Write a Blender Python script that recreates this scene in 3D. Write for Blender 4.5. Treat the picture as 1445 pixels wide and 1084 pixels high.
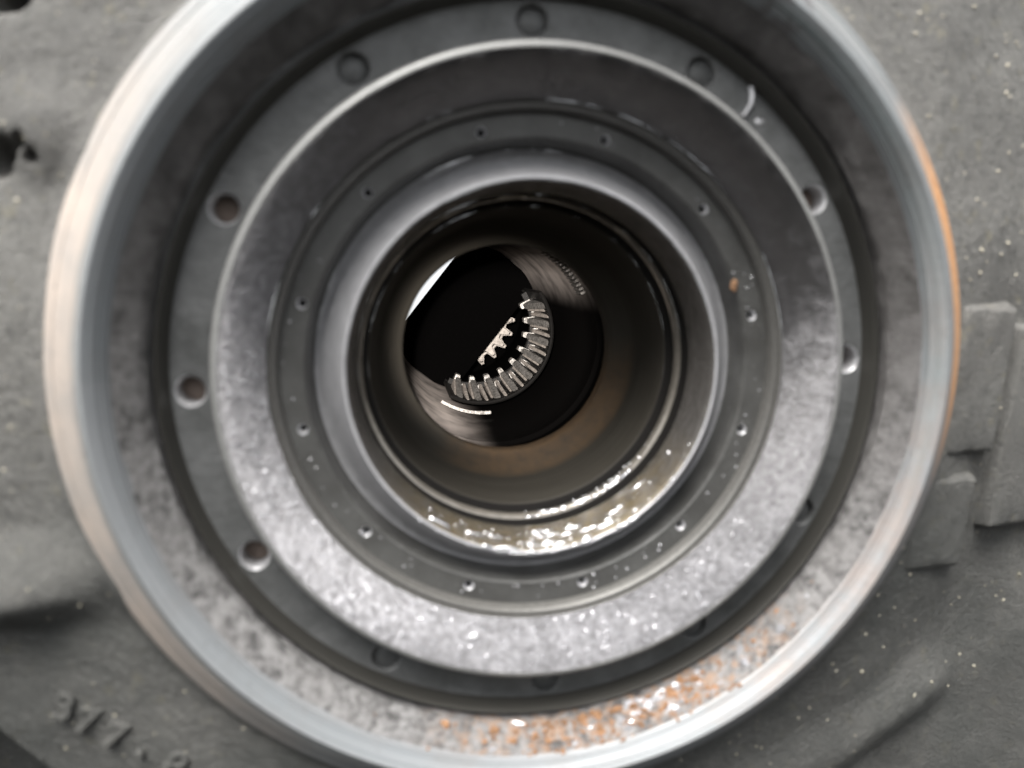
import bpy, bmesh, math, random
from mathutils import Matrix, Vector, noise

K = 0.001            # every length below is in millimetres; the scene is in metres
PI = math.pi
R_ = math.radians
random.seed(7)

scene = bpy.context.scene
for o in list(bpy.data.objects):
    bpy.data.objects.remove(o)

# ------------------------------------------------------------------ camera
# hub axis = +Y (into the bore), X right, Z up; the plane y = 0 is the inner edge of the rim
cam_data = bpy.data.cameras.new('camera')
cam = bpy.data.objects.new('camera', cam_data)
scene.collection.objects.link(cam)
scene.camera = cam
cam_data.sensor_width = 36.0
cam_data.lens = 26.43
cam_data.clip_start = 0.002
cam_data.clip_end = 50.0
_th, _ph = R_(-8.85), R_(-9.08)
_a = Vector((math.sin(_th) * math.cos(_ph), math.sin(_ph), math.cos(_th) * math.cos(_ph)))   # hub axis seen from the camera
_ex = Vector((math.cos(_th), 0, -math.sin(_th)))
_ey = _a.cross(_ex)
_rows = Matrix((_ex, _a, -_ey))                       # camera frame (right, down, forward) -> hub frame
_c0 = Vector((4.985, -0.311, 100.0))
_loc = -(_rows @ _c0) * K
_right, _up, _back = _rows @ Vector((1, 0, 0)), _rows @ Vector((0, -1, 0)), _rows @ Vector((0, 0, -1))
cam.matrix_world = Matrix(((_right.x, _up.x, _back.x, _loc.x), (_right.y, _up.y, _back.y, _loc.y),
                           (_right.z, _up.z, _back.z, _loc.z), (0, 0, 0, 1)))
cam_data.dof.use_dof = True
cam_data.dof.focus_distance = 0.194
cam_data.dof.aperture_fstop = 13.5
cam_data.dof.aperture_blades = 0

# ------------------------------------------------------------------ sky and lamps
SUN_EL, SUN_AZ = R_(62), R_(214)      # azimuth clockwise from +Y: behind the camera, to its left
world = bpy.data.worlds.new('World')
scene.world = world
world.use_nodes = True
wn, wl = world.node_tree.nodes, world.node_tree.links
wn.clear()
w_out = wn.new('ShaderNodeOutputWorld')
w_bg = wn.new('ShaderNodeBackground')
w_hsv = wn.new('ShaderNodeHueSaturation')
w_sky = wn.new('ShaderNodeTexSky')
w_sky.sky_type = 'NISHITA'
w_sky.sun_disc = False
w_sky.sun_elevation = SUN_EL
w_sky.sun_rotation = SUN_AZ
w_sky.dust_density = 3.0
w_map = wn.new('ShaderNodeMapping')
w_tc = wn.new('ShaderNodeTexCoord')
w_map.inputs['Rotation'].default_value = (R_(9), 0, 0)      # the casing lies with its bore pitched up a little
w_hsv.inputs['Saturation'].default_value = 0.14
w_bg.inputs['Strength'].default_value = 0.12
wl.new(w_tc.outputs['Generated'], w_map.inputs['Vector'])
wl.new(w_map.outputs['Vector'], w_sky.inputs['Vector'])
wl.new(w_sky.outputs['Color'], w_hsv.inputs['Color'])
wl.new(w_hsv.outputs['Color'], w_bg.inputs['Color'])
wl.new(w_bg.outputs['Background'], w_out.inputs['Surface'])

sun_data = bpy.data.lights.new('sun', 'SUN')
sun_data.energy = 3.3
sun_data.angle = R_(38)
sun_data.color = (1.0, 0.97, 0.93)
sun = bpy.data.objects.new('sun', sun_data)
scene.collection.objects.link(sun)
_sd = Vector((math.sin(SUN_AZ) * math.cos(SUN_EL), math.cos(SUN_AZ) * math.cos(SUN_EL), math.sin(SUN_EL)))
sun.rotation_euler = (-_sd).to_track_quat('-Z', 'Y').to_euler()

# added fill spot above and left of the lens, brightening the deep teeth
fill_data = bpy.data.lights.new('bore_fill_spot', 'SPOT')
fill_data.energy = 1.5
fill_data.spot_size = R_(16.5)
fill_data.spot_blend = 0.5
fill_data.shadow_soft_size = 0.0015
fill_data.color = (1.0, 0.93, 0.87)
fill_spot = bpy.data.objects.new('bore_fill_spot', fill_data)
scene.collection.objects.link(fill_spot)
fill_spot.location = Vector((-26, -97, 22)) * K
fill_spot.rotation_euler = (Vector((8, 95, -9)) * K - fill_spot.location).to_track_quat('-Z', 'Y').to_euler()

vs = scene.view_settings
vs.view_transform = 'Standard'
vs.look = 'None'
vs.exposure = 1.2
vs.gamma = 1.0
vs.use_curve_mapping = False
scene.cycles.use_denoising = True
scene.cycles.max_bounces = 10
scene.cycles.sample_clamp_indirect = 6.0

# ------------------------------------------------------------------ helpers
COL = scene.collection


def link_mesh(name, me, mat, parent=None):
    o = bpy.data.objects.new(name, me)
    COL.objects.link(o)
    if mat is not None and not me.materials:
        me.materials.append(mat)
    if parent is not None:
        o.parent = parent
    return o


def smooth(me, angle=32):
    me.polygons.foreach_set('use_smooth', [True] * len(me.polygons))
    me.set_sharp_from_angle(angle=R_(angle))
    me.update()


def mesh_from(name, verts, faces, mat, parent=None, angle=32, flip=False):
    me = bpy.data.meshes.new(name)
    me.from_pydata([(x * K, y * K, z * K) for x, y, z in verts], [], faces)
    bm = bmesh.new()
    bm.from_mesh(me)
    bmesh.ops.recalc_face_normals(bm, faces=bm.faces)
    if flip:
        bmesh.ops.reverse_faces(bm, faces=bm.faces)
    bm.to_mesh(me)
    bm.free()
    smooth(me, angle)
    return link_mesh(name, me, mat, parent)


def lathe(name, prof, mat, parent, seg=288, a0=0.0, a1=360.0, wob=0.0, cx=0, cz=0, angle=32):
    """Turn a profile of (radius, depth) about the hub axis. wob = hand-made unevenness in mm."""
    full = abs(a1 - a0 - 360) < 1e-6
    n = seg if full else seg + 1
    verts, faces = [], []
    m = len(prof)
    for i in range(n):
        t = R_(a0 + (a1 - a0) * i / seg)
        c, s = math.cos(t), math.sin(t)
        for j, (r, d) in enumerate(prof):
            if wob:
                q = noise.noise(Vector((c * 6, s * 6, j * 3.1))) * wob + noise.noise(Vector((c * 25, s * 25, j * 5.3))) * wob * .5
                r += q
                d += q * .6
            verts.append((cx + r * c, d, cz + r * s))
    for i in range(seg):
        i2 = (i + 1) % n
        for j in range(m - 1):
            faces.append((i * m + j, i * m + j + 1, i2 * m + j + 1, i2 * m + j))
    me = bpy.data.meshes.new(name)
    me.from_pydata([(x * K, y * K, z * K) for x, y, z in verts], [], faces)
    me.update()
    smooth(me, angle)
    return link_mesh(name, me, mat, parent)


def thing(name, label, cat, loc=(0, 0, 0), group=None):
    o = bpy.data.objects.new(name, None)
    o.empty_display_size = 0.01
    COL.objects.link(o)
    o.location = Vector(loc) * K
    o['label'] = label
    o['category'] = cat
    if group:
        o['group'] = group
    return o


def tag(o, label, cat, group=None):
    o['label'] = label
    o['category'] = cat
    if group:
        o['group'] = group
    return o


# ------------------------------------------------------------------ materials
class Mat:
    def __init__(self, name):
        self.m = bpy.data.materials.new(name)
        self.m.use_nodes = True
        self.n, self.l = self.m.node_tree.nodes, self.m.node_tree.links
        self.b = self.n['Principled BSDF']
        g = self.n.new('ShaderNodeNewGeometry')
        self.pos = g.outputs['Position']
        sc = self.n.new('ShaderNodeVectorMath')
        sc.operation = 'SCALE'
        sc.inputs['Scale'].default_value = 1000.0
        self.l.new(self.pos, sc.inputs[0])
        self.mm = sc.outputs[0]                  # position in millimetres

    def val(self, sock, v):
        if hasattr(v, 'is_linked'):
            self.l.new(v, sock)
        else:
            sock.default_value = v

    def math(self, op, a, b=0.0, clamp=False):
        n = self.n.new('ShaderNodeMath')
        n.operation = op
        n.use_clamp = clamp
        self.val(n.inputs[0], a)
        self.val(n.inputs[1], b)
        return n.outputs[0]

    def noise(self, scale, detail=3.0, rough=0.55, vec=None, dist=0.0):
        n = self.n.new('ShaderNodeTexNoise')
        n.inputs['Scale'].default_value = scale
        n.inputs['Detail'].default_value = detail
        n.inputs['Roughness'].default_value = rough
        n.inputs['Distortion'].default_value = dist
        self.l.new(vec or self.mm, n.inputs['Vector'])
        return n.outputs['Fac']

    def voronoi(self, scale, out='Distance'):
        n = self.n.new('ShaderNodeTexVoronoi')
        n.inputs['Scale'].default_value = scale
        self.l.new(self.mm, n.inputs['Vector'])
        return n.outputs[out]

    def ramp(self, fac, stops):
        n = self.n.new('ShaderNodeValToRGB')
        e = n.color_ramp.elements
        while len(e) < len(stops):
            e.new(0.5)
        for el, (p, c) in zip(e, stops):
            el.position = p
            el.color = (c, c, c, 1) if not isinstance(c, tuple) else (*c, 1)
        self.l.new(fac, n.inputs['Fac'])
        return n.outputs['Color']

    def mix(self, fac, a, b):
        n = self.n.new('ShaderNodeMix')
        n.data_type = 'RGBA'
        self.val(n.inputs['Factor'], fac)
        for s, v in ((n.inputs[6], a), (n.inputs[7], b)):
            if isinstance(v, tuple):
                s.default_value = (*v, 1)
            else:
                self.val(s, v)
        return n.outputs[2]

    def polar(self):
        s = self.n.new('ShaderNodeSeparateXYZ')
        self.l.new(self.mm, s.inputs[0])
        r = self.math('SQRT', self.math('ADD', self.math('MULTIPLY', s.outputs[0], s.outputs[0]), self.math('MULTIPLY', s.outputs[2], s.outputs[2])))
        t = self.math('ARCTAN2', s.outputs[2], s.outputs[0])
        return r, t, s.outputs[1]

    def near_angle(self, t, deg, half, soft):
        """1 within half degrees of the angle deg, fading over soft degrees."""
        d = self.math('SUBTRACT', t, R_(deg))
        w = self.math('ARCCOSINE', self.math('COSINE', d))
        q = self.math('DIVIDE', self.math('SUBTRACT', R_(half + soft), w), R_(soft))
        return self.math('MINIMUM', self.math('MAXIMUM', q, 0.0), 1.0)

    def combine(self, x, y, z):
        n = self.n.new('ShaderNodeCombineXYZ')
        self.val(n.inputs[0], x)
        self.val(n.inputs[1], y)
        self.val(n.inputs[2], z)
        return n.outputs[0]

    def bump(self, h, dist_mm, strength=1.0, prev=None):
        n = self.n.new('ShaderNodeBump')
        n.inputs['Strength'].default_value = strength
        n.inputs['Distance'].default_value = dist_mm * K
        self.l.new(h, n.inputs['Height'])
        if prev is not None:
            self.l.new(prev, n.inputs['Normal'])
        return n.outputs['Normal']

    def set(self, color=None, rough=None, metal=None, normal=None, spec=None):
        for k, v in (('Base Color', color), ('Roughness', rough), ('Metallic', metal), ('Specular IOR Level', spec)):
            if v is None:
                continue
            s = self.b.inputs[k]
            if isinstance(v, tuple):
                s.default_value = (*v, 1)
            else:
                self.val(s, v)
        if normal is not None:
            self.l.new(normal, self.b.inputs['Normal'])
        return self.m


RUST = (0.50, 0.19, 0.06)


def m_cast():
    M = Mat('cast_iron_paint')
    big = M.noise(0.055, 4)
    mid = M.noise(0.6, 6, 0.75)
    fine = M.noise(1.5, 5, 0.75)
    c = M.mix(M.ramp(big, [(0.35, 0.0), (0.65, 1.0)]), (0.165, 0.160, 0.150), (0.225, 0.220, 0.206))
    c = M.mix(M.math('MULTIPLY', M.ramp(mid, [(0.34, 1.0), (0.50, 0.0)]), 0.6), c, (0.075, 0.075, 0.071))
    c = M.mix(M.math('MULTIPLY', M.ramp(fine, [(0.56, 0.0), (0.68, 1.0)]), 0.6), c, (0.40, 0.40, 0.35))
    yel = M.noise(0.35, 3)
    c = M.mix(M.math('MULTIPLY', M.ramp(yel, [(0.60, 0.0), (0.72, 1.0)]), 0.35), c, (0.34, 0.31, 0.20))
    r, t, y = M.polar()
    low_dark = M.math('MULTIPLY', M.math('MAXIMUM', M.near_angle(t, -138, 16, 26), M.near_angle(t, -50, 24, 30)), M.ramp(M.noise(0.05, 5, 0.65), [(0.34, 0.25), (0.62, 0.85)]))  # darker grey-green towards the lower left and lower right
    c = M.mix(low_dark, c, (0.088, 0.092, 0.086))
    n = M.bump(M.noise(1.3, 6, 0.8), 1.0, 0.9)
    n = M.bump(fine, 0.35, 0.6, n)
    return M.set(c, M.math('ADD', M.math('MULTIPLY', mid, 0.3), 0.36), 0.0, n, 0.6)


def m_rim():
    M = Mat('turned_rim_metal')
    r, t, y = M.polar()
    prof = M.math('ADD', r, M.math('MULTIPLY', y, 0.9))
    lines = M.noise(1.0, 4, 0.8, M.combine(M.math('MULTIPLY', prof, 1.7), M.math('MULTIPLY', t, 0.3), 0.0))
    coarse = M.noise(1.0, 2, 0.5, M.combine(M.math('MULTIPLY', prof, 1.1), M.math('MULTIPLY', t, 0.4), 3.0))
    blotch = M.noise(0.12, 4, 0.6)
    c = M.mix(M.ramp(lines, [(0.40, 0.0), (0.60, 1.0)]), (0.15, 0.181, 0.184), (0.40, 0.40, 0.40))
    c = M.mix(M.math('MULTIPLY', M.ramp(coarse, [(0.42, 0.0), (0.56, 1.0)]), 0.75), c, (0.215, 0.224, 0.234))
    c = M.mix(M.math('MULTIPLY', M.ramp(blotch, [(0.45, 0.0), (0.7, 1.0)]), 0.45), c, (0.19, 0.185, 0.18))
    # warm reflected light painted onto the left of the outer chamfer
    outer = M.math('MINIMUM', M.math('MAXIMUM', M.math('DIVIDE', M.math('SUBTRACT', r, 57.6), 1.2), 0.0), 1.0)
    left = M.near_angle(t, 188, 28, 28)
    c = M.mix(M.math('MULTIPLY', M.math('MULTIPLY', outer, left), M.ramp(blotch, [(0.3, 0.45), (0.7, 0.95)])), c, (0.55, 0.475, 0.415))
    # rust along the right-hand outer edge
    er = M.noise(0.9, 4, 0.7)
    edge = M.math('MULTIPLY', M.math('MINIMUM', M.math('MAXIMUM', M.math('ADD', M.math('DIVIDE', M.math('SUBTRACT', r, 58.3), 1.3), M.math('MULTIPLY', M.math('SUBTRACT', er, 0.5), 1.2)), 0.0), 1.0), M.near_angle(t, 12, 14, 14))
    rc = M.mix(M.noise(0.6, 4), (0.36, 0.17, 0.07), (0.68, 0.40, 0.21))
    c = M.mix(edge, c, rc)
    # darker worn nick near the top right and brownish wear low on the right
    nick = M.math('MULTIPLY', M.near_angle(t, 59, 2.2, 1.6), M.ramp(M.noise(0.35, 3), [(0.38, 0.0), (0.5, 1.0)]))
    c = M.mix(M.math('MULTIPLY', nick, 0.75), c, (0.12, 0.11, 0.11))
    brn = M.math('MULTIPLY', M.near_angle(t, -25, 22, 25), M.ramp(M.noise(1.0, 4, 0.7, M.combine(M.math('MULTIPLY', prof, 1.3), M.math('MULTIPLY', t, 5.0), 7.0)), [(0.42, 0.0), (0.62, 0.5)]))
    c = M.mix(brn, c, (0.30, 0.235, 0.20))
    grime = M.ramp(M.noise(0.55, 6, 0.75), [(0.60, 0.0), (0.70, 0.55)])
    c = M.mix(grime, c, (0.10, 0.095, 0.09))
    metal = M.math('MULTIPLY', M.math('SUBTRACT', 1.0, edge), 0.2)
    rough = M.math('ADD', M.math('MULTIPLY', lines, 0.22), M.math('MULTIPLY', edge, 0.3))
    rough = M.math('ADD', rough, 0.38)
    n = M.bump(lines, 0.22, 0.8)
    n = M.bump(M.noise(0.8, 4), 0.12, 0.4, n)
    return M.set(c, rough, metal, n, 0.5)


def m_shoulder():
    M = Mat('pitted_shoulder')
    r, t, y = M.polar()
    a = M.noise(0.5, 7, 0.78)
    b = M.noise(0.16, 4)
    c = M.mix(M.ramp(a, [(0.40, 0.0), (0.58, 1.0)]), (0.05, 0.049, 0.048), (0.34, 0.333, 0.33))
    c = M.mix(M.math('MULTIPLY', M.ramp(b, [(0.4, 0.0), (0.62, 1.0)]), 0.5), c, (0.30, 0.29, 0.285))
    grit = M.near_angle(t, -100, 52, 62)  # coarse grain low down; the mask also paints shade towards the top
    oil = M.mix(M.ramp(M.noise(0.22, 5, 0.65), [(0.35, 0.0), (0.7, 1.0)]), (0.055, 0.050, 0.047), (0.15, 0.142, 0.138))  # dark tone that puts shade into the upper shoulder
    c = M.mix(M.math('ADD', M.math('MULTIPLY', grit, 0.85), 0.12), oil, c)
    # rusty patch along the bottom
    patch = M.math('MULTIPLY', M.near_angle(t, -74, 22, 14), M.ramp(M.noise(0.62, 5, 0.7), [(0.46, 0.0), (0.60, 1.0)]))
    c = M.mix(M.math('MULTIPLY', patch, 0.85), c, M.mix(M.noise(0.9, 4, 0.7), (0.15, 0.085, 0.05), (0.46, 0.31, 0.21)))
    n = M.bump(a, 0.8, 0.7)
    n = M.bump(M.noise(3.2, 4, 0.7), 0.35, 0.8, n)
    return M.set(c, M.math('ADD', M.math('MULTIPLY', a, 0.3), 0.26), M.math('MULTIPLY', M.math('SUBTRACT', 1.0, patch), 0.35), n, 0.6)


def m_wall():
    M = Mat('dark_oiled_steel')
    r, t, y = M.polar()
    lines = M.noise(1.0, 3, 0.6, M.combine(M.math('MULTIPLY', y, 2.2), M.math('MULTIPLY', t, 1.2), 0.0))
    c = M.mix(lines, (0.030, 0.029, 0.026), (0.058, 0.056, 0.050))
    n = M.bump(lines, 0.15, 0.4)
    return M.set(c, 0.42, 0.15, n, 0.35)


def m_floor():
    M = Mat('grey_oiled_ledge')
    b = M.noise(0.20, 5, 0.6)
    f = M.noise(2.2, 4, 0.7)
    c = M.mix(M.ramp(b, [(0.3, 0.0), (0.7, 1.0)]), (0.075, 0.077, 0.076), (0.135, 0.138, 0.138))
    c = M.mix(M.math('MULTIPLY', M.ramp(f, [(0.62, 0.0), (0.75, 1.0)]), 0.5), c, (0.40, 0.40, 0.39))
    n = M.bump(M.noise(0.9, 4), 0.25, 0.5)
    n = M.bump(f, 0.15, 0.5, n)
    return M.set(c, 0.42, 0.15, n, 0.5)


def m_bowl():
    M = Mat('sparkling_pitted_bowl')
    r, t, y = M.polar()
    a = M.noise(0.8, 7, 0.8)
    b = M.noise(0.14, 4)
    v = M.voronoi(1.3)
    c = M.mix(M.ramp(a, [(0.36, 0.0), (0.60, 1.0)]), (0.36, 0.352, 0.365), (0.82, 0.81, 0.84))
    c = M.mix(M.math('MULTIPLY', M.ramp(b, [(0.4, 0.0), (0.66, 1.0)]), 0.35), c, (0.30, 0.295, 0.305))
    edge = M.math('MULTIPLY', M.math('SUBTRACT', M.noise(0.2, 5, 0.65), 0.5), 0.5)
    grit = M.math('MINIMUM', M.math('MAXIMUM', M.math('ADD', M.near_angle(t, -108, 34, 96), edge), 0.0), 1.0)  # pale low, dark high: light and shade painted in with the grit
    oil = M.mix(M.noise(0.35, 5, 0.6), (0.10, 0.096, 0.096), (0.17, 0.166, 0.166))  # dark tone standing in for shade on the upper bowl
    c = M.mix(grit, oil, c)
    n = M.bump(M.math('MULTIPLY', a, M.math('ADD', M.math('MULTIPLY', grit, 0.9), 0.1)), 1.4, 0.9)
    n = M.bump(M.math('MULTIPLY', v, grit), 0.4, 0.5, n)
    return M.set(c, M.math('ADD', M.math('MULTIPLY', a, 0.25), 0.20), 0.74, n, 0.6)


def m_bead():
    M = Mat('polished_lip_steel')
    f = M.noise(1.8, 4)
    c = M.mix(f, (0.17, 0.172, 0.168), (0.34, 0.34, 0.33))
    n = M.bump(f, 0.12, 0.5)
    return M.set(c, 0.42, 0.3, n)


def m_plate():
    M = Mat('grey_drilled_plate')
    b = M.noise(0.13, 4)
    f = M.noise(1.6, 5, 0.7)
    c = M.mix(M.ramp(b, [(0.3, 0.0), (0.7, 1.0)]), (0.055, 0.054, 0.051), (0.10, 0.10, 0.096))
    c = M.mix(M.math('MULTIPLY', M.ramp(f, [(0.6, 0.0), (0.74, 1.0)]), 0.35), c, (0.40, 0.40, 0.39))
    n = M.bump(f, 0.18, 0.45)
    return M.set(c, 0.40, 0.1, n, 0.5)


def m_collar():
    M = Mat('bright_collar_steel')
    b = M.noise(0.5, 4, 0.6)
    c = M.mix(b, (0.32, 0.32, 0.33), (0.52, 0.52, 0.535))
    n = M.bump(M.noise(1.4, 4), 0.2, 0.5)
    return M.set(c, 0.40, 0.35, n)


def m_mouth():
    M = Mat('wet_bore_wall')
    r, t, y = M.polar()
    b = M.noise(0.45, 4, 0.6)
    low = M.near_angle(t, -85, 35, 30)
    c = M.mix(b, (0.10, 0.094, 0.088), (0.19, 0.18, 0.17))
    c = M.mix(M.math('MULTIPLY', low, M.ramp(b, [(0.35, 0.85), (0.65, 0.25)])), c, (0.20, 0.155, 0.085))
    n = M.bump(M.noise(0.9, 4, 0.7), 0.9, 0.7)
    return M.set(c, M.math('ADD', M.math('MULTIPLY', b, 0.2), 0.07), 0.5, n, 0.7)


def m_bore():
    M = Mat('olive_oiled_bore')
    r, t, y = M.polar()
    lines = M.noise(1.0, 3, 0.6, M.combine(M.math('MULTIPLY', y, 1.4), M.math('MULTIPLY', t, 1.0), 0.0))
    c = M.mix(lines, (0.024, 0.021, 0.017), (0.052, 0.048, 0.040))
    deep = M.math('MINIMUM', M.math('MAXIMUM', M.math('DIVIDE', M.math('SUBTRACT', y, 33.8), 2.0), 0.0), 1.0)
    arc = M.math('MULTIPLY', deep, M.near_angle(t, -60, 38, 30))
    c = M.mix(M.math('MULTIPLY', arc, M.ramp(M.noise(0.5, 4), [(0.3, 0.5), (0.6, 1.0)])), c, (0.085, 0.057, 0.034))
    n = M.bump(lines, 0.2, 0.4)
    return M.set(c, 0.60, 0.0, n, 0.12)


def m_cavity():
    M = Mat('lit_patch_cavity')
    r, t, y = M.polar()
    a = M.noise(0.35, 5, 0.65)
    bare = M.math('MAXIMUM', M.near_angle(t, 46, 6, 26), M.near_angle(t, -122, 8, 28))  # pale patches paint light falling on the cavity wall
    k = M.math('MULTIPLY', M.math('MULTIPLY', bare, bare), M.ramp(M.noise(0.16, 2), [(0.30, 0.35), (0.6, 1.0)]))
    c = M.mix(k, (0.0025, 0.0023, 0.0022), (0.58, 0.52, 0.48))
    n = M.bump(a, 0.2, 0.4)
    return M.set(c, 0.5, M.math('MULTIPLY', k, 0.4), n, M.math('ADD', M.math('MULTIPLY', k, 0.3), 0.02))


def m_gear():
    M = Mat('ground_gear_steel')
    a = M.noise(1.3, 5, 0.7)
    f = M.noise(6.0, 3, 0.7)
    c = M.mix(M.ramp(a, [(0.35, 0.0), (0.62, 1.0)]), (0.10, 0.096, 0.09), (0.52, 0.50, 0.47))
    c = M.mix(M.math('MULTIPLY', M.ramp(f, [(0.55, 0.0), (0.68, 1.0)]), 0.5), c, (0.16, 0.15, 0.14))
    n = M.bump(f, 0.06, 0.6)
    return M.set(c, 0.34, 0.45, n, 0.5)


def m_disc():
    M = Mat('pale_disc_face')
    a = M.noise(0.9, 4)
    c = M.mix(M.ramp(a, [(0.3, 0.0), (0.7, 1.0)]), (0.26, 0.235, 0.21), (0.62, 0.565, 0.51))
    return M.set(c, 0.5, 0.1, M.bump(a, 0.05, 0.4), 0.4)


def m_plain(name, c, rough=0.5, metal=0.0, spec=0.5, amp=0.25, scale=1.5):
    M = Mat(name)
    a = M.noise(scale, 4)
    lo = tuple(x * (1 - amp) for x in c)
    hi = tuple(min(1, x * (1 + amp)) for x in c)
    return M.set(M.mix(a, lo, hi), rough, metal, M.bump(a, 0.1, 0.4), spec)


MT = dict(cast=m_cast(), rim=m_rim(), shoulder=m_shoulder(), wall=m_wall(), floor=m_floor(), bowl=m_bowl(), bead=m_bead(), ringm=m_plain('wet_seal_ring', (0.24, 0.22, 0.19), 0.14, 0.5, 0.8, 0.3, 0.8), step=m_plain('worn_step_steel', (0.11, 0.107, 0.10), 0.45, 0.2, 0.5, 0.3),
          plate=m_plate(), collar=m_collar(), mouth=m_mouth(), bore=m_bore(), cavity=m_cavity(), gear=m_gear(), disc=m_disc(),
          dark_steel=m_plain('dark_ring_steel', (0.010, 0.0095, 0.009), 0.5, 0.1, 0.25, 0.5),  # darker steel for the ring behind the teeth
          black=m_plain('plain_black', (0.0015, 0.0014, 0.0014), 0.9, 0, 0.01),  # on the diagonal strip this black stands in for shadow
          seal=m_plain('black_groove', (0.012, 0.011, 0.010), 0.6, 0, 0.15),
          plug=m_plain('dark_plug', (0.085, 0.088, 0.088), 0.5, 0.1, 0.4),
          hole=m_plain('hole_bore', (0.50, 0.50, 0.51), 0.32, 0.5),
          brown=m_plain('rusty_hole_floor', (0.17, 0.135, 0.115), 0.7, 0, 0.2),
          rust=m_plain('rust_flake', (0.27, 0.155, 0.088), 0.8, 0, 0.2, 0.7, 0.7),
          pale=m_plain('pale_grit', (0.42, 0.39, 0.31), 0.5, 0, 0.5, 0.5, 0.6),
          chip=m_plain('bright_metal_chip', (0.85, 0.85, 0.86), 0.25, 0.5, 0.8, 0.1),
          bead_oil=m_plain('wet_oil_bead', (0.82, 0.82, 0.84), 0.10, 0.85, 0.9, 0.08),
          drop=m_plain('silvery_droplet', (0.6, 0.6, 0.62), 0.25, 0.5, 0.8, 0.1))

# ------------------------------------------------------------------ housing
housing = thing('gearbox_housing', 'rough grey cast housing wall with bright turned circular rim around the opening', 'housing')


def sstep(a, b, x):
    t = max(0.0, min(1.0, (x - a) / (b - a)))
    return t * t * (3 - 2 * t)


def seg_dist(x, z, p, q):
    dx, dz = q[0] - p[0], q[1] - p[1]
    t = max(0.0, min(1.0, ((x - p[0]) * dx + (z - p[1]) * dz) / (dx * dx + dz * dz)))
    return math.hypot(x - p[0] - t * dx, z - p[1] - t * dz), t


def wall_depth(x, z):
    r = math.hypot(x, z)
    d = 5.2 + 0.10 * (r - 62) + 0.0012 * min(r - 62, 30) ** 2
    # fillet up to the rim
    d -= 1.6 * (1 - sstep(62, 66, r))
    # the right half lies a little lower, the lower right sinks away from the boss
    d += 0.20 * max(0.0, min(x - 58, 20)) + 0.08 * max(0.0, min(x - z - 88, 30))
    d += 1.5 * sstep(30, 80, x - z * 0.9) * sstep(62, 70, r)
    # broad rib running in from the left: gentle top, steep underside
    if x < -40:
        zc = -28.5 + 0.10 * (x + 60)
        v = z - zc
        top = 1 - sstep(0, 10.0, v) if v > 0 else 1 - sstep(0, 6.5, -v)
        top *= sstep(-44, -56, x)
        d -= (0.8 + 0.42 * max(0.0, min(12.0, -x - 57.5))) * top
    # lower-left corner breaks off along a slanting edge
    e = (x + 74.5) * 0.772 + (z + 51.2) * 0.636
    d += 30 * sstep(0.5, -2.5, e) if x < -50 and z < -40 else 0
    # low hump with a shaded underside, bottom right
    dist, t = seg_dist(x, z, (40, -72), (74, -58))
    d -= 3.0 * (1 - sstep(0, 9, dist))
    # pits in the casting at the upper left
    for px, pz, pr, pd in ((-67.5, 27.5, 1.5, 3.2), (-65.3, 28.6, 0.8, 2.4), (-63.9, 26.9, 0.75, 2.0), (-68.5, 25.8, 1.6, 2.6), (-66.0, 46.6, 2.4, 5.0), (-68.5, 46.4, 2.4, 5.0)):
        dist = math.hypot(x - px, z - pz)
        if dist < pr * 2.2:
            d += pd * (1 - sstep(pr * .45, pr * 1.5, dist))
    # soft raised bump beside the pits
    d -= 2.2 * (1 - sstep(0, 8, math.hypot(x + 62.5, z - 30.5)))
    p = Vector((x, z, 0))
    d += noise.noise(p * 0.07) * 0.8 + noise.noise(p * 0.33) * 0.12 + noise.noise(p * 1.1) * 0.12 + noise.noise(p * 2.2) * 0.10
    return d


NT, NR = 840, 190
radii = [61.0 + 0.235 * i for i in range(150)] + [96.25 + 1.6 * (i + 1) + 0.02 * i * i for i in range(40)]
verts, faces = [], []
for i in range(NT):
    t = 2 * PI * i / NT
    c, s = math.cos(t), math.sin(t)
    for r in radii:
        verts.append((r * c, wall_depth(r * c, r * s), r * s))
for i in range(NT):
    i2 = (i + 1) % NT
    for j in range(len(radii) - 1):
        faces.append((i * NR + j, i * NR + j + 1, i2 * NR + j + 1, i2 * NR + j))
me = bpy.data.meshes.new('housing_wall')
me.from_pydata([(x * K, y * K, z * K) for x, y, z in verts], [], faces)
me.update()
me.polygons.foreach_set('use_smooth', [True] * len(me.polygons))
link_mesh('housing_wall', me, MT['cast'], housing)

RIM = [(64.6, 8.0), (64.0, 4.6), (63.2, 3.4), (61.6, 1.9), (60.0, 0.35), (58.6, -1.05), (57.75, -1.85), (57.4, -2.12), (57.0, -2.18),
       (56.3, -1.7), (55.6, -0.85), (55.25, -0.35), (55.0, 0.05)]
rim_prof = []
for (r0, d0), (r1, d1) in zip(RIM[:-1], RIM[1:]):          # fine turning marks cut into the rim
    n = max(1, int(math.hypot(r1 - r0, d1 - d0) / 0.14))
    for q in range(n):
        f = q / n
        tr = random.choice((0, 0, 0.03, -0.05, 0.06, -0.07)) if q else 0
        if random.random() < 0.14:
            tr += random.uniform(0.05, 0.13)
        rim_prof.append((r0 + (r1 - r0) * f + tr * .5, d0 + (d1 - d0) * f + tr))
rim_prof.append(RIM[-1])
rim_prof.append((54.2, 1.6))
lathe('turned_rim', rim_prof, MT['rim'], housing, 300, wob=0.0, angle=50)
lathe('pitted_shoulder', [(56.2, 1.2), (55.3, 0.35), (54.7, 0.45), (54.0, 1.2), (53.2, 2.1), (52.4, 3.1), (51.9, 3.8), (51.7, 4.2), (51.65, 5.0), (51.65, 12.0)],
      MT['shoulder'], housing, 480, wob=0.22)


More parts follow.
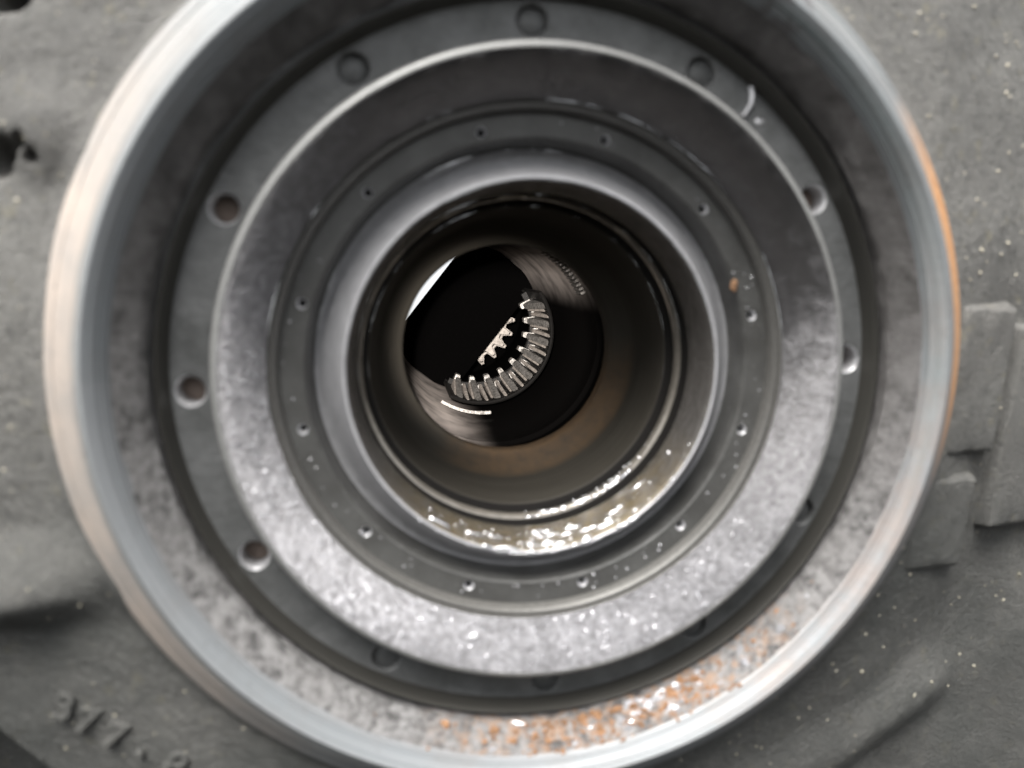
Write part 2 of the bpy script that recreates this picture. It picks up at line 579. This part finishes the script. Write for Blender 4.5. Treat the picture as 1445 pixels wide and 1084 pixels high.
def block(name, x0, x1, z0, z1, d0, d1, mat, parent, bev=0.8, skew=0.0, tilt=1.6):
    """A cast pad standing on the wall: front at depth d0, root at depth d1, its left edge leaning by skew."""
    bm = bmesh.new()
    pts = []
    for d, g in ((d0, 0.0), (d1, 2.8)):
        for x, z, sx, sz in ((x0, z0, -1, -1), (x1, z0, 1, -1), (x1, z1, 1, 1), (x0 + skew, z1, -1, 1)):
            pts.append(bm.verts.new(((x + sx * g) * K, (d + (tilt if sz < 0 else 0) + 0.2 * (x - x0)) * K, (z + sz * g) * K)))
    a, b = pts[:4], pts[4:]
    bm.faces.new(a)
    for i in range(4):
        j = (i + 1) % 4
        bm.faces.new((a[i], b[i], b[j], a[j]))
    bmesh.ops.recalc_face_normals(bm, faces=bm.faces)
    bmesh.ops.bevel(bm, geom=[e for e in bm.edges if not e.is_boundary], offset=bev * K, segments=3, affect='EDGES', profile=0.5)
    bmesh.ops.subdivide_edges(bm, edges=bm.edges[:], cuts=9, use_grid_fill=True)
    for v in bm.verts:
        p = v.co / K
        v.co.y += (noise.noise(p * 0.4) * 0.3 + noise.noise(p * 1.3) * 0.25) * K
        v.co.x += noise.noise(p * 0.5 + Vector((9, 0, 0))) * 0.25 * K
        v.co.z += noise.noise(p * 0.5 + Vector((0, 9, 0))) * 0.25 * K
    me = bpy.data.meshes.new(name)
    bm.to_mesh(me)
    bm.free()
    smooth(me, 60)
    return link_mesh(name, me, mat, parent)


block('cast_pad', 65.6, 77.6, -13.2, 10.2, 6.8, 16, MT['cast'], housing, 0.6, 1.6)
block('cast_pad', 62.0, 74.2, -33.0, -17.6, 7.2, 16, MT['cast'], housing, 0.6, 0.6)
block('cast_pad', 80.2, 98.0, -27.0, 7.0, 10.6, 20, MT['cast'], housing, 0.6, 0.6)

# raised foundry characters, lower left
FONT_ANG = -32


def raised_char(ch, x, z, h, ang, d_off=0.0):
    cu = bpy.data.curves.new('char', 'FONT')
    cu.body = ch
    cu.size = h * K * 1.6
    cu.extrude = 0.6 * K
    cu.bevel_depth = 0.2 * K
    cu.bevel_resolution = 2
    cu.align_x = 'CENTER'
    cu.align_y = 'CENTER'
    tmp = bpy.data.objects.new('char', cu)
    COL.objects.link(tmp)
    dg = bpy.context.evaluated_depsgraph_get()
    me = bpy.data.meshes.new_from_object(tmp.evaluated_get(dg))
    bpy.data.objects.remove(tmp)
    o = link_mesh('raised_character', me, MT['cast'], housing)
    me.materials.clear()
    me.materials.append(MT['cast'])
    smooth(me, 40)
    y = wall_depth(x, z) + d_off
    # text faces -Y, lies in the wall
    o.matrix_world = Matrix.Translation(Vector((x, y, z)) * K) @ Matrix.Rotation(R_(-ang), 4, 'Y') @ Matrix.Rotation(R_(90), 4, 'X')
    return o


raised_char('3', -65.4, -46.6, 3.4, -18)
raised_char('7', -62.7, -48.9, 3.4, -20)
raised_char('7', -59.2, -51.4, 3.4, -22)
raised_char('.', -55.4, -53.0, 3.4, -24)
raised_char('8', -51.4, -56.6, 3.6, -28)

# inner cavity of the housing behind the hub, open at the rear upper left
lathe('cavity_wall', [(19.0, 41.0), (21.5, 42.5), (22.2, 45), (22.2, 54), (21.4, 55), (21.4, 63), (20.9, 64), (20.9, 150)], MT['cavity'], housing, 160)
# narrow bright lands on the cavity wall, upper right, cut by fine axial splines
for k in range(13):
    a = R_(28 + 2.6 * k)
    w = R_(0.62)
    vv = []
    for d in (57.2, 62.4):
        for rr, g in ((21.5, 1.3), (20.5, 0.8)):
            for s in (-1, 1):
                vv.append((rr * math.cos(a + s * w * g), d, rr * math.sin(a + s * w * g)))
    ff = [(0, 1, 3, 2), (4, 6, 7, 5), (0, 2, 6, 4), (1, 5, 7, 3), (2, 3, 7, 6), (0, 4, 5, 1)]
    mesh_from('spline_land', vv, ff, MT['gear'], housing, 20)

# rear cover: a flat cut straight across, leaving the upper-left segment open to daylight
BAR_N, BAR_D = Vector((0.796, -0.606)), Vector((0.606, 0.796))


def strip(name, n0, n1, d0, d1, half, mat, parent, bev=0.25):
    bm = bmesh.new()
    pts = []
    for d in (d0, d1):
        for n, t in ((n0, -half), (n1, -half), (n1, half), (n0, half)):
            p = BAR_N * n + BAR_D * t
            pts.append(bm.verts.new((p.x * K, d * K, p.y * K)))
    a, b = pts[:4], pts[4:]
    bm.faces.new(a)
    bm.faces.new(b)
    for i in range(4):
        j = (i + 1) % 4
        bm.faces.new((a[i], b[i], b[j], a[j]))
    bmesh.ops.recalc_face_normals(bm, faces=bm.faces)
    bmesh.ops.bevel(bm, geom=bm.edges[:], offset=bev * K, segments=2, affect='EDGES')
    me = bpy.data.meshes.new(name)
    bm.to_mesh(me)
    bm.free()
    smooth(me, 30)
    return link_mesh(name, me, mat, parent)


strip('rear_cover', -4, 30, 150, 154, 30, MT['black'], housing)

# ------------------------------------------------------------------ hub
hub = thing('bearing_hub', 'dark grey dished steel hub with ringed holes and a round central bore, inside the rim', 'hub')
lathe('outer_wall', [(51.1, 12), (51.1, 5.2), (50.95, 4.75), (50.7, 4.6), (50.5, 4.9), (50.2, 5.9), (49.9, 6.8), (49.7, 7.3), (49.6, 8.0)], MT['wall'], hub, 320, wob=0.03)
lathe('ridge', [(44.5, 7.6), (44.35, 7.0), (44.0, 4.5), (43.6, 2.6), (43.4, 1.95), (43.1, 1.62), (42.8, 1.5), (42.55, 1.55)], MT['bead'], hub, 320, wob=0.05)
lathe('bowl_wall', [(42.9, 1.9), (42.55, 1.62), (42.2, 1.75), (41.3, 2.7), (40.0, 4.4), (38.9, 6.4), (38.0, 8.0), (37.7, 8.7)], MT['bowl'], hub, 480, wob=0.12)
lathe('step_bead', [(37.7, 8.7), (37.55, 9.1), (37.35, 9.15), (37.15, 8.95), (36.9, 8.9), (36.6, 9.2), (36.35, 9.8), (36.2, 10.9)], MT['step'], hub, 320, wob=0.025)
lathe('plate_edge', [(33.05, 10.68), (32.75, 10.9), (32.5, 11.6), (32.3, 13.0), (32.2, 14.4), (31.9, 15.0)], MT['plate'], hub, 288, wob=0.04)
lathe('collar', [(31.9, 15.0), (31.3, 14.9), (30.5, 14.2), (29.6, 12.8), (28.6, 11.0), (27.9, 9.5), (27.65, 8.9), (27.45, 8.68), (27.25, 8.65), (27.05, 8.8)], MT['collar'], hub, 288, wob=0.05)
lathe('mouth_wall', [(27.05, 8.8), (26.8, 9.2), (26.6, 10), (26.4, 12), (26.15, 14.5), (25.95, 16.6), (26.1, 17.0)], MT['mouth'], hub, 288, wob=0.06)
lathe('seal_groove', [(26.1, 17.0), (27.3, 17.2), (27.3, 19.6), (26.4, 19.8), (26.0, 19.9)], MT['seal'], hub, 200)
lathe('seal_ring', [(26.0, 19.9), (25.75, 20.0), (25.45, 20.25), (25.3, 20.8), (25.3, 21.5), (25.5, 21.9)], MT['ringm'], hub, 288, wob=0.04)
lathe('inner_groove', [(25.5, 21.9), (26.0, 22.0), (26.0, 23.2), (24.9, 23.4), (24.6, 23.5)], MT['seal'], hub, 200)
lathe('bore_wall', [(24.6, 23.5), (24.35, 23.7), (24.2, 24.2), (23.9, 27), (23.4, 31), (23.0, 34), (22.5, 35.3), (21.4, 36.4), (20.2, 37.3), (19.4, 37.9), (19.0, 38.4), (18.9, 39.0), (19.0, 41.0)],
      MT['bore'], hub, 288, wob=0.04)


def holed_ring(name, r0, r1, d, n, rc, hr, a_first, mat, parent, N=40, bev=0.12):
    """A flat ring drilled with n holes on the circle rc (real openings, with a small broken edge)."""
    verts, faces = [], []
    half = PI / n
    for k in range(n):
        ac = R_(a_first) + 2 * PI * k / n
        base = len(verts)
        corners = []
        # outline of the sector in (angle, radius), walked once round
        out = []
        M = N // 4
        for i in range(M):
            out.append((half - 2 * half * i / M, r1))
        for i in range(M):
            out.append((-half, r1 + (r0 - r1) * i / M))
        for i in range(M):
            out.append((-half + 2 * half * i / M, r0))
        for i in range(M):
            out.append((half, r0 + (r1 - r0) * i / M))
        for (da, r) in out:
            x, z = r * math.cos(ac + da), r * math.sin(ac + da)
            verts.append((x, d, z))
        cx, cz = rc * math.cos(ac), rc * math.sin(ac)
        for rr, dd in ((hr + bev, 0.0), (hr, bev)):
            for (da, r) in out:
                x, z = r * math.cos(ac + da), r * math.sin(ac + da)
                t = math.atan2(z - cz, x - cx)
                verts.append((cx + rr * math.cos(t), d + dd, cz + rr * math.sin(t)))
        n4 = 4 * M
        for i in range(n4):
            j = (i + 1) % n4
            faces.append((base + i, base + j, base + n4 + j, base + n4 + i))
            faces.append((base + n4 + i, base + n4 + j, base + 2 * n4 + j, base + 2 * n4 + i))
    return mesh_from(name, verts, faces, mat, parent, 32, False)


BOLT_A, DRAIN_A = 2.9, 14.4
holed_ring('ledge_floor', 44.0, 50.0, 7.2, 12, 47.3, 2.2, BOLT_A, MT['floor'], hub, 48, 0.06)
holed_ring('drilled_plate', 33.0, 36.6, 10.7, 12, 34.26, 0.80, DRAIN_A, MT['plate'], hub, 48, 0.05)


def tube_mesh(name, r, d0, d1, seg, mat, cs):
    verts, faces = [], []
    for i in range(seg):
        t = 2 * PI * i / seg
        for rr, dd in ((r + cs, d0), (r + cs * .12, d0 + cs * 1.1), (r, d0 + cs * 1.4), (r, d1)):
            verts.append((rr * math.cos(t), dd, rr * math.sin(t)))
    for i in range(seg):
        j = (i + 1) % seg
        for q in range(3):
            faces.append((4 * i + q, 4 * i + q + 1, 4 * j + q + 1, 4 * j + q))
    me = bpy.data.meshes.new(name)
    me.from_pydata([(x * K, y * K, z * K) for x, y, z in verts], [], faces)
    smooth(me, 40)
    me.materials.append(mat)
    return me


def dome_mesh(name, r, h, seg, mat):
    verts, faces = [(0, -h, 0)], []
    rings = 3
    for q in range(1, rings + 1):
        for i in range(seg):
            t = 2 * PI * i / seg
            rr = r * q / rings
            verts.append((rr * math.cos(t), -h * (1 - (q / rings) ** 2), rr * math.sin(t)))
    for i in range(seg):
        faces.append((0, 1 + (i + 1) % seg, 1 + i))
        for q in range(rings - 1):
            a, b = 1 + q * seg, 1 + (q + 1) * seg
            j = (i + 1) % seg
            faces.append((a + i, a + j, b + j, b + i))
    me = bpy.data.meshes.new(name)
    me.from_pydata([(x * K, y * K, z * K) for x, y, z in verts], [], faces)
    smooth(me, 40)
    me.materials.append(mat)
    return me


deep_tube = tube_mesh('bolt_hole', 1.85, 0.05, 4.2, 32, MT['hole'], 0.42)
deep_floor = dome_mesh('hole_floor', 1.9, 0.3, 24, MT['brown'])
plug_tube = tube_mesh('bolt_hole', 1.95, 0.05, 1.6, 32, MT['floor'], 0.26)
plug_top = dome_mesh('plug', 1.98, 0.5, 24, MT['floor'])
drain_tube = tube_mesh('drain_hole', 0.5, 0.04, 2.0, 16, MT['hole'], 0.32)
drain_floor = dome_mesh('hole_floor', 0.56, 0.05, 12, MT['black'])
for k in range(12):
    a = BOLT_A + 30 * k
    x, z = 47.3 * math.cos(R_(a)), 47.3 * math.sin(R_(a))
    open_hole = k in (0, 1, 5, 6, 7)
    t = link_mesh('bolt_hole', deep_tube if open_hole else plug_tube, None, hub)
    t.location = (x * K, 7.2 * K, z * K)
    f = link_mesh('hole_floor' if open_hole else 'plug', deep_floor if open_hole else plug_top, None, t)
    f.location = (0, (3.4 if open_hole else 1.1) * K, 0)
    a = DRAIN_A + 30 * k
    t = link_mesh('drain_hole', drain_tube, None, hub)
    t.location = (34.26 * math.cos(R_(a)) * K, 10.7 * K, 34.26 * math.sin(R_(a)) * K)
    f = link_mesh('hole_floor', drain_floor, None, t)
    f.location = (0, 1.7 * K, 0)

# ------------------------------------------------------------------ splined sleeve deep in the bore
GX, GZ = 0.3, -1.0
sleeve = thing('splined_sleeve', 'curved row of bare steel gear teeth, sharp in focus deep inside the bore', 'gear', (GX, 92, GZ))
OFF = Vector((GX, 92, GZ))
GAP0, GAP1 = 36, 244          # ring cut away at upper left; missing teeth stand in for shade


def place(o):
    o.matrix_parent_inverse = sleeve.matrix_world.inverted()


bpy.context.view_layer.update()


def local(v, off):
    return [(x - off.x, y - off.y, z - off.z) for x, y, z in v]


def arc_ring(name, prof, a0, a1, off, mat, parent, seg=120):
    m = len(prof)
    v, f = [], []
    for i in range(seg + 1):
        t = R_(a0 + (a1 - a0) * i / seg)
        for r, d in prof:
            v.append((r * math.cos(t), d - off.y, r * math.sin(t)))
    for i in range(seg):
        for j in range(m):
            k = (j + 1) % m
            f.append((i * m + j, i * m + k, (i + 1) * m + k, (i + 1) * m + j))
    f.append(tuple(range(m)))
    f.append(tuple(range(seg * m, seg * m + m)))
    return mesh_from(name, v, f, mat, parent, 30)


arc_ring('ring', [(16.6, 81.2), (17.0, 80.8), (17.4, 81.2), (17.4, 105), (16.2, 105), (16.2, 103.6), (16.6, 103.2)], GAP1 - 360, GAP0, OFF, MT['dark_steel'], sleeve)
arc_ring('rear_flange', [(15.2, 101.6), (17.0, 101.6), (17.0, 103.4), (15.2, 103.4)], GAP1 - 360 + 2, GAP0 - 2, OFF, MT['dark_steel'], sleeve)


def tooth_mesh(name, d0, d1, r_tip, r_root, w_tip, w_root, mat, bev=0.14, slope=0.0):
    bm = bmesh.new()
    vs_ = []
    for d in (d0, d1):
        rt = r_tip + (slope if d == d0 else 0)
        for r, w in ((r_root, w_root), (rt, w_tip)):
            for s in (-1, 1):
                vs_.append(bm.verts.new((r * K, (d - OFF.y) * K, s * w * .5 * K)))
    for q in ((0, 1, 3, 2), (4, 6, 7, 5), (0, 2, 6, 4), (1, 5, 7, 3), (2, 3, 7, 6), (0, 4, 5, 1)):
        bm.faces.new([vs_[i] for i in q])
    bmesh.ops.recalc_face_normals(bm, faces=bm.faces)
    bmesh.ops.bevel(bm, geom=bm.edges[:], offset=bev * K, segments=2, affect='EDGES')
    me = bpy.data.meshes.new(name)
    bm.to_mesh(me)
    bm.free()
    smooth(me, 30)
    me.materials.append(mat)
    return me


t_main = tooth_mesh('tooth', 81.2, 98.6, 13.9, 17.3, 1.35, 1.9, MT['gear'], 0.14, 2.95)
t_front = tooth_mesh('tooth_step', 82.2, 97.0, 14.9, 17.3, 0.7, 1.0, MT['disc'], 0.12, 1.65)
t_flank = tooth_mesh('tooth_flank', 83.0, 97.6, 14.5, 17.3, 0.5, 0.6, MT['disc'], 0.1, 2.3)
t_cap = tooth_mesh('tooth_cap', 100.9, 104.0, 13.5, 16.5, 1.3, 1.8, MT['gear'], 0.14)
t_root = tooth_mesh('root_land', 97.5, 100.6, 15.2, 16.8, 1.1, 1.5, MT['gear'], 0.12)
for k in range(22):
    a = 7.3 - 360.0 / 22 * k
    aa = a % 360
    if GAP0 - 3 < aa < GAP1 + 3:
        continue
    t = link_mesh('tooth', t_main, None, sleeve)
    t.rotation_euler = (0, -R_(a + random.uniform(-.5, .5)), 0)
    t.scale = (1, 1, random.uniform(.9, 1.1))
    c = link_mesh('tooth_cap', t_cap, None, t)
    fl = link_mesh('tooth_flank', t_flank, None, t)
    fl.rotation_euler = (0, R_(4.1), 0)
    b = a - 360.0 / 44 - random.uniform(.6, 1.6)
    if not (GAP0 - 3 < b % 360 < GAP1 + 3):
        s1 = link_mesh('tooth_step', t_front, None, sleeve)
        s1.rotation_euler = (0, -R_(b), 0)
        s2 = link_mesh('root_land', t_root, None, sleeve)
        s2.rotation_euler = (0, -R_(b), 0)
# thin snap ring lying just in front of the sleeve, lower left
snap = arc_ring('snap_ring', [(18.2, 77.0), (18.9, 77.0), (18.9, 77.9), (18.2, 77.9)], -122, -84, Vector((0, 77, 0)), MT['gear'], None, 40)
snap.location = Vector((GX, 77, GZ)) * K
tag(snap, 'thin curved wire clip below the ring of gear teeth', 'clip')

# toothed disc behind the sleeve, and a black strip across it standing in for shadow
disc = thing('toothed_disc', 'small pale steel disc edge with pointed teeth beside the black shade strip', 'gear', (0.6, 125, -0.8))


def gear_outline(n, r_tip, r_root, phase):
    pts = []
    for k in range(n):
        for f, r in ((-0.50, r_root), (-0.34, r_root), (-0.20, (r_root + r_tip) / 2), (-0.09, r_tip), (0.09, r_tip), (0.20, (r_root + r_tip) / 2), (0.34, r_root)):
            t = R_(phase) + 2 * PI * (k + f) / n
            pts.append((r * math.cos(t), r * math.sin(t)))
    return pts


def gear_plate(name, n, r_tip, r_root, d0, d1, phase, mat, parent):
    o = gear_outline(n, r_tip, r_root, phase)
    # only the part on the lower right of the shade strip is made: the rest is cut away flat
    bm = bmesh.new()
    a = [bm.verts.new((x * K, d0 * K, z * K)) for x, z in o]
    b = [bm.verts.new((x * K, d1 * K, z * K)) for x, z in o]
    bm.faces.new(a)
    bm.faces.new(b)
    for i in range(len(o)):
        j = (i + 1) % len(o)
        bm.faces.new((a[i], b[i], b[j], a[j]))
    bmesh.ops.bisect_plane(bm, geom=bm.verts[:] + bm.edges[:] + bm.faces[:], plane_co=(0, 0, 0), plane_no=(BAR_N.x, 0, BAR_N.y), clear_inner=True)
    bmesh.ops.recalc_face_normals(bm, faces=bm.faces)
    me = bpy.data.meshes.new(name)
    bm.to_mesh(me)
    bm.free()
    smooth(me, 30)
    return link_mesh(name, me, mat, parent)


gear_plate('back_plate', 21, 14.5, 12.1, 0.5, 4.0, -37 + 2, MT['disc'], disc)
gear_plate('dark_gap', 21, 13.85, 11.45, 0.2, 0.6, -37 + 2, MT['black'], disc)
gear_plate('front_plate', 21, 13.5, 11.1, 0.0, 0.3, -37 + 2, MT['disc'], disc)

shade_strip = strip('cross_shade', -13.1, 9.9, 118.5, 121.0, 20.5, MT['black'], None, 0.2)  # black strip built in place of a band of shadow
tag(shade_strip, 'flat black strip of stand-in shade crossing the back of the bore diagonally', 'shade_strip')

# ------------------------------------------------------------------ loose bits
def stuff(name, verts, faces, mat, label, cat):
    me = bpy.data.meshes.new(name)
    me.from_pydata([(x * K, y * K, z * K) for x, y, z in verts], [], faces)
    me.update()
    o = link_mesh(name, me, mat, None)
    o['kind'] = 'stuff'
    o['label'] = label
    o['category'] = cat
    return o


ICO_V = []
_p = (1 + 5 ** .5) / 2
for a, b in ((1, _p), (-1, _p), (1, -_p), (-1, -_p)):
    ICO_V += [Vector((0, a, b)), Vector((a, b, 0)), Vector((b, 0, a))]
_bm = bmesh.new()
bmesh.ops.create_icosphere(_bm, subdivisions=1, radius=1)
_bm.verts.index_update()
ICO_V = [v.co.copy() for v in _bm.verts]
ICO_F = [tuple(v.index for v in f.verts) for f in _bm.faces]
_bm.free()


def grain(V, F, p, r, flat=0.7, rough=0.35, run=None):
    b = len(V)
    rot = Matrix.Rotation(random.uniform(0, 6.28), 3, 'Y') @ Matrix.Rotation(random.uniform(-.6, .6), 3, 'X')
    sx, sz = random.uniform(.7, 1.25), random.uniform(.7, 1.25)
    for v in ICO_V:
        q = rot @ Vector((v.x * sx, v.y * flat, v.z * sz)) * (r * (1 + random.uniform(-rough, rough)))
        if run is not None:                       # drawn out along the direction run = (angle, stretch)
            tx, tz = -math.sin(run[0]), math.cos(run[0])
            q += Vector((tx, 0, tz)) * ((q.x * tx + q.z * tz) * (run[1] - 1))
        V.append((p[0] + q.x, p[1] + q.y, p[2] + q.z))
    for f in ICO_F:
        F.append(tuple(i + b for i in f))


# sandy grit over the cast wall
V, F = [], []
for i in range(650):
    t = random.uniform(0, 2 * PI)
    r = random.uniform(64.5, 104)
    x, z = r * math.cos(t), r * math.sin(t)
    if z < -20 and x < 0 and random.random() < .5:
        continue
    rr = random.uniform(.10, .30) * (1.25 if x > 0 else 1)
    grain(V, F, (x, wall_depth(x, z) + rr * .1, z), rr)
stuff('wall_grit', V, F, MT['pale'], 'scattered pale sand grains on the rough cast wall', 'grit')

# rust grains along the bottom of the shoulder
PROF_SH = [(55.0, 0.05), (54.0, 1.2), (53.2, 2.1), (52.4, 3.1), (51.9, 3.8)]


def on_prof(prof, u):
    k = u * (len(prof) - 1)
    i = min(int(k), len(prof) - 2)
    f = k - i
    return prof[i][0] + (prof[i + 1][0] - prof[i][0]) * f, prof[i][1] + (prof[i + 1][1] - prof[i][1]) * f


V, F = [], []
for i in range(34):
    a = random.gauss(-72, 11)
    r, d = on_prof(PROF_SH, random.random() ** .7)
    grain(V, F, (r * math.cos(R_(a)), d + .15, r * math.sin(R_(a))), random.uniform(.5, 1.0), .35)
for i in range(420):
    a = random.gauss(-74, 13)
    if noise.noise(Vector((a * .25, 0, 5))) < -0.1:
        continue
    r, d = on_prof(PROF_SH, random.random() ** .8)
    rr = random.choice((.12, .16, .2, .26, .34, .42)) * random.uniform(.8, 1.2)
    t = R_(a)
    grain(V, F, (r * math.cos(t), d - rr * .15, r * math.sin(t)), rr)
for a, u, rr in ((-104.5, .75, .75), (-98, .4, .55), (-93, .7, .5), (-88, .35, .6), (-68, .5, .7), (-66, .65, .6)):
    r, d = on_prof(PROF_SH, u)
    grain(V, F, (r * math.cos(R_(a)), d - rr * .2, r * math.sin(R_(a))), rr)
stuff('rust_grains', V, F, MT['rust'], 'orange rust grains heaped along the bottom of the pitted shoulder', 'rust')

# glittering droplets over the dish and the lower bore lip
V, F = [], []
for i in range(34):
    a = random.gauss(-72, 11)
    r, d = on_prof(PROF_SH, random.random() ** .7)
    grain(V, F, (r * math.cos(R_(a)), d + .15, r * math.sin(R_(a))), random.uniform(.5, 1.0), .35)
for i in range(420):
    a = random.uniform(-185, -35)
    r, d = on_prof([(41.9, 1.1), (40.0, 4.4), (38.0, 8.0)], random.random())
    rr = random.uniform(.10, .26)
    t = R_(a)
    grain(V, F, (r * math.cos(t), d, r * math.sin(t)), rr, .8, .1)
for i in range(55):
    a = random.gauss(-70, 75)
    r = random.uniform(33.2, 36.0)
    rr = random.uniform(.10, .26)
    t = R_(a)
    grain(V, F, (r * math.cos(t), 10.7 - rr * .1, r * math.sin(t)), rr, .7, .1)
stuff('oil_droplets', V, F, MT['drop'], 'tiny glittering droplets over the dish and the drilled plate', 'droplets')


# wet beads of oil along the lower lip of the bore
V, F = [], []
for i in range(60):
    t = R_(random.gauss(-82, 20))
    r, d = on_prof([(27.5, 8.75), (27.05, 8.8), (26.6, 10), (26.4, 12), (26.15, 14.5)], random.random() ** 1.3)
    grain(V, F, (r * math.cos(t), d, r * math.sin(t)), random.uniform(.2, .4), .5, .08, (t, random.uniform(3.0, 7.0)))
for i in range(60):
    a = random.gauss(-86, 26)
    r, d = on_prof([(27.6, 8.75), (27.05, 8.75), (26.6, 10), (26.4, 12), (26.15, 14.5)], random.random())
    rr = random.choice((.10, .14, .2, .28, .4)) * random.uniform(.8, 1.2)
    t = R_(a)
    grain(V, F, (r * math.cos(t), d, r * math.sin(t)), rr, .7, .08)
for i in range(26):
    t = R_(random.gauss(-60, 11))
    r, d = on_prof([(25.75, 20.0), (25.35, 20.6)], random.random())
    grain(V, F, (r * math.cos(t), d, r * math.sin(t)), random.uniform(.2, .34), .6, .08, (t, random.uniform(3, 6)))
for i in range(50):
    a = random.gauss(-58, 13)
    t = R_(a)
    rr = random.uniform(.12, .3)
    r, d = on_prof([(25.75, 20.0), (25.35, 20.6), (25.2, 21.4)], random.random())
    grain(V, F, (r * math.cos(t), d, r * math.sin(t)), rr, .7, .08)
for o_ in (stuff('oil_beads', V, F, MT['bead_oil'], 'wet shining oil beads along the lower lip of the bore', 'oil'),):
    o_.data.polygons.foreach_set('use_smooth', [True] * len(o_.data.polygons))


def flake(name, p, r, mat, label, cat, flat=0.5, sub=2, seed=0):
    bm = bmesh.new()
    bmesh.ops.create_icosphere(bm, subdivisions=sub, radius=1)
    for v in bm.verts:
        n = 1 + 0.35 * noise.noise(v.co * 1.6 + Vector((seed, seed * 2.3, 0)))
        v.co = Vector((v.co.x * r[0], v.co.y * flat * min(r), v.co.z * r[1])) * n * K
    me = bpy.data.meshes.new(name)
    bm.to_mesh(me)
    bm.free()
    smooth(me, 35)
    o = link_mesh(name, me, mat, None)
    o.location = Vector(p) * K
    return tag(o, label, cat)


flake('rust_flake', (30.0, 10.55, 13.0), (0.6, 0.95), MT['rust'], 'lone orange rust flake on the drilled plate, right of the bore', 'flake', seed=1)
flake('metal_chip', (38.9, 5.6, -9.8), (0.75, 0.7), MT['chip'], 'square white metal chip on the right side of the dish', 'chip', seed=3)
flake('metal_chip', (-9.0, 4.4, -38.1), (0.75, 0.6), MT['chip'], 'bright white chip low on the dish, left of centre', 'chip', seed=5)
flake('metal_chip', (15.0, 4.4, -37.2), (0.7, 0.55), MT['chip'], 'bright white chip low on the dish, right of centre', 'chip', seed=8)

# curled shaving and nub on the ledge at upper right
cu_pts = [(28.9, 7.2, 40.6), (29.0, 6.9, 39.4), (28.9, 6.8, 38.3), (28.5, 6.9, 37.4), (28.0, 7.1, 36.6)]
vv, ff = [], []
for i, (x, y, z) in enumerate(cu_pts):
    for q in range(8):
        t = 2 * PI * q / 8
        vv.append((x + 0.42 * math.cos(t), y + 0.42 * math.sin(t), z))
for i in range(len(cu_pts) - 1):
    for q in range(8):
        q2 = (q + 1) % 8
        ff.append((i * 8 + q, i * 8 + q2, i * 8 + 8 + q2, i * 8 + 8 + q))
ff += [tuple(range(8)), tuple(range(32, 40))]
sh = mesh_from('metal_shaving', vv, ff, MT['hole'], None, 60)
tag(sh, 'short curved pale shaving lying on the ledge at upper right', 'shaving')
flake('metal_nub', (30.6, 7.4, 36.0), (0.9, 0.6), MT['hole'], 'small grey nub of metal beside the curved shaving', 'chip', 0.7, seed=11)
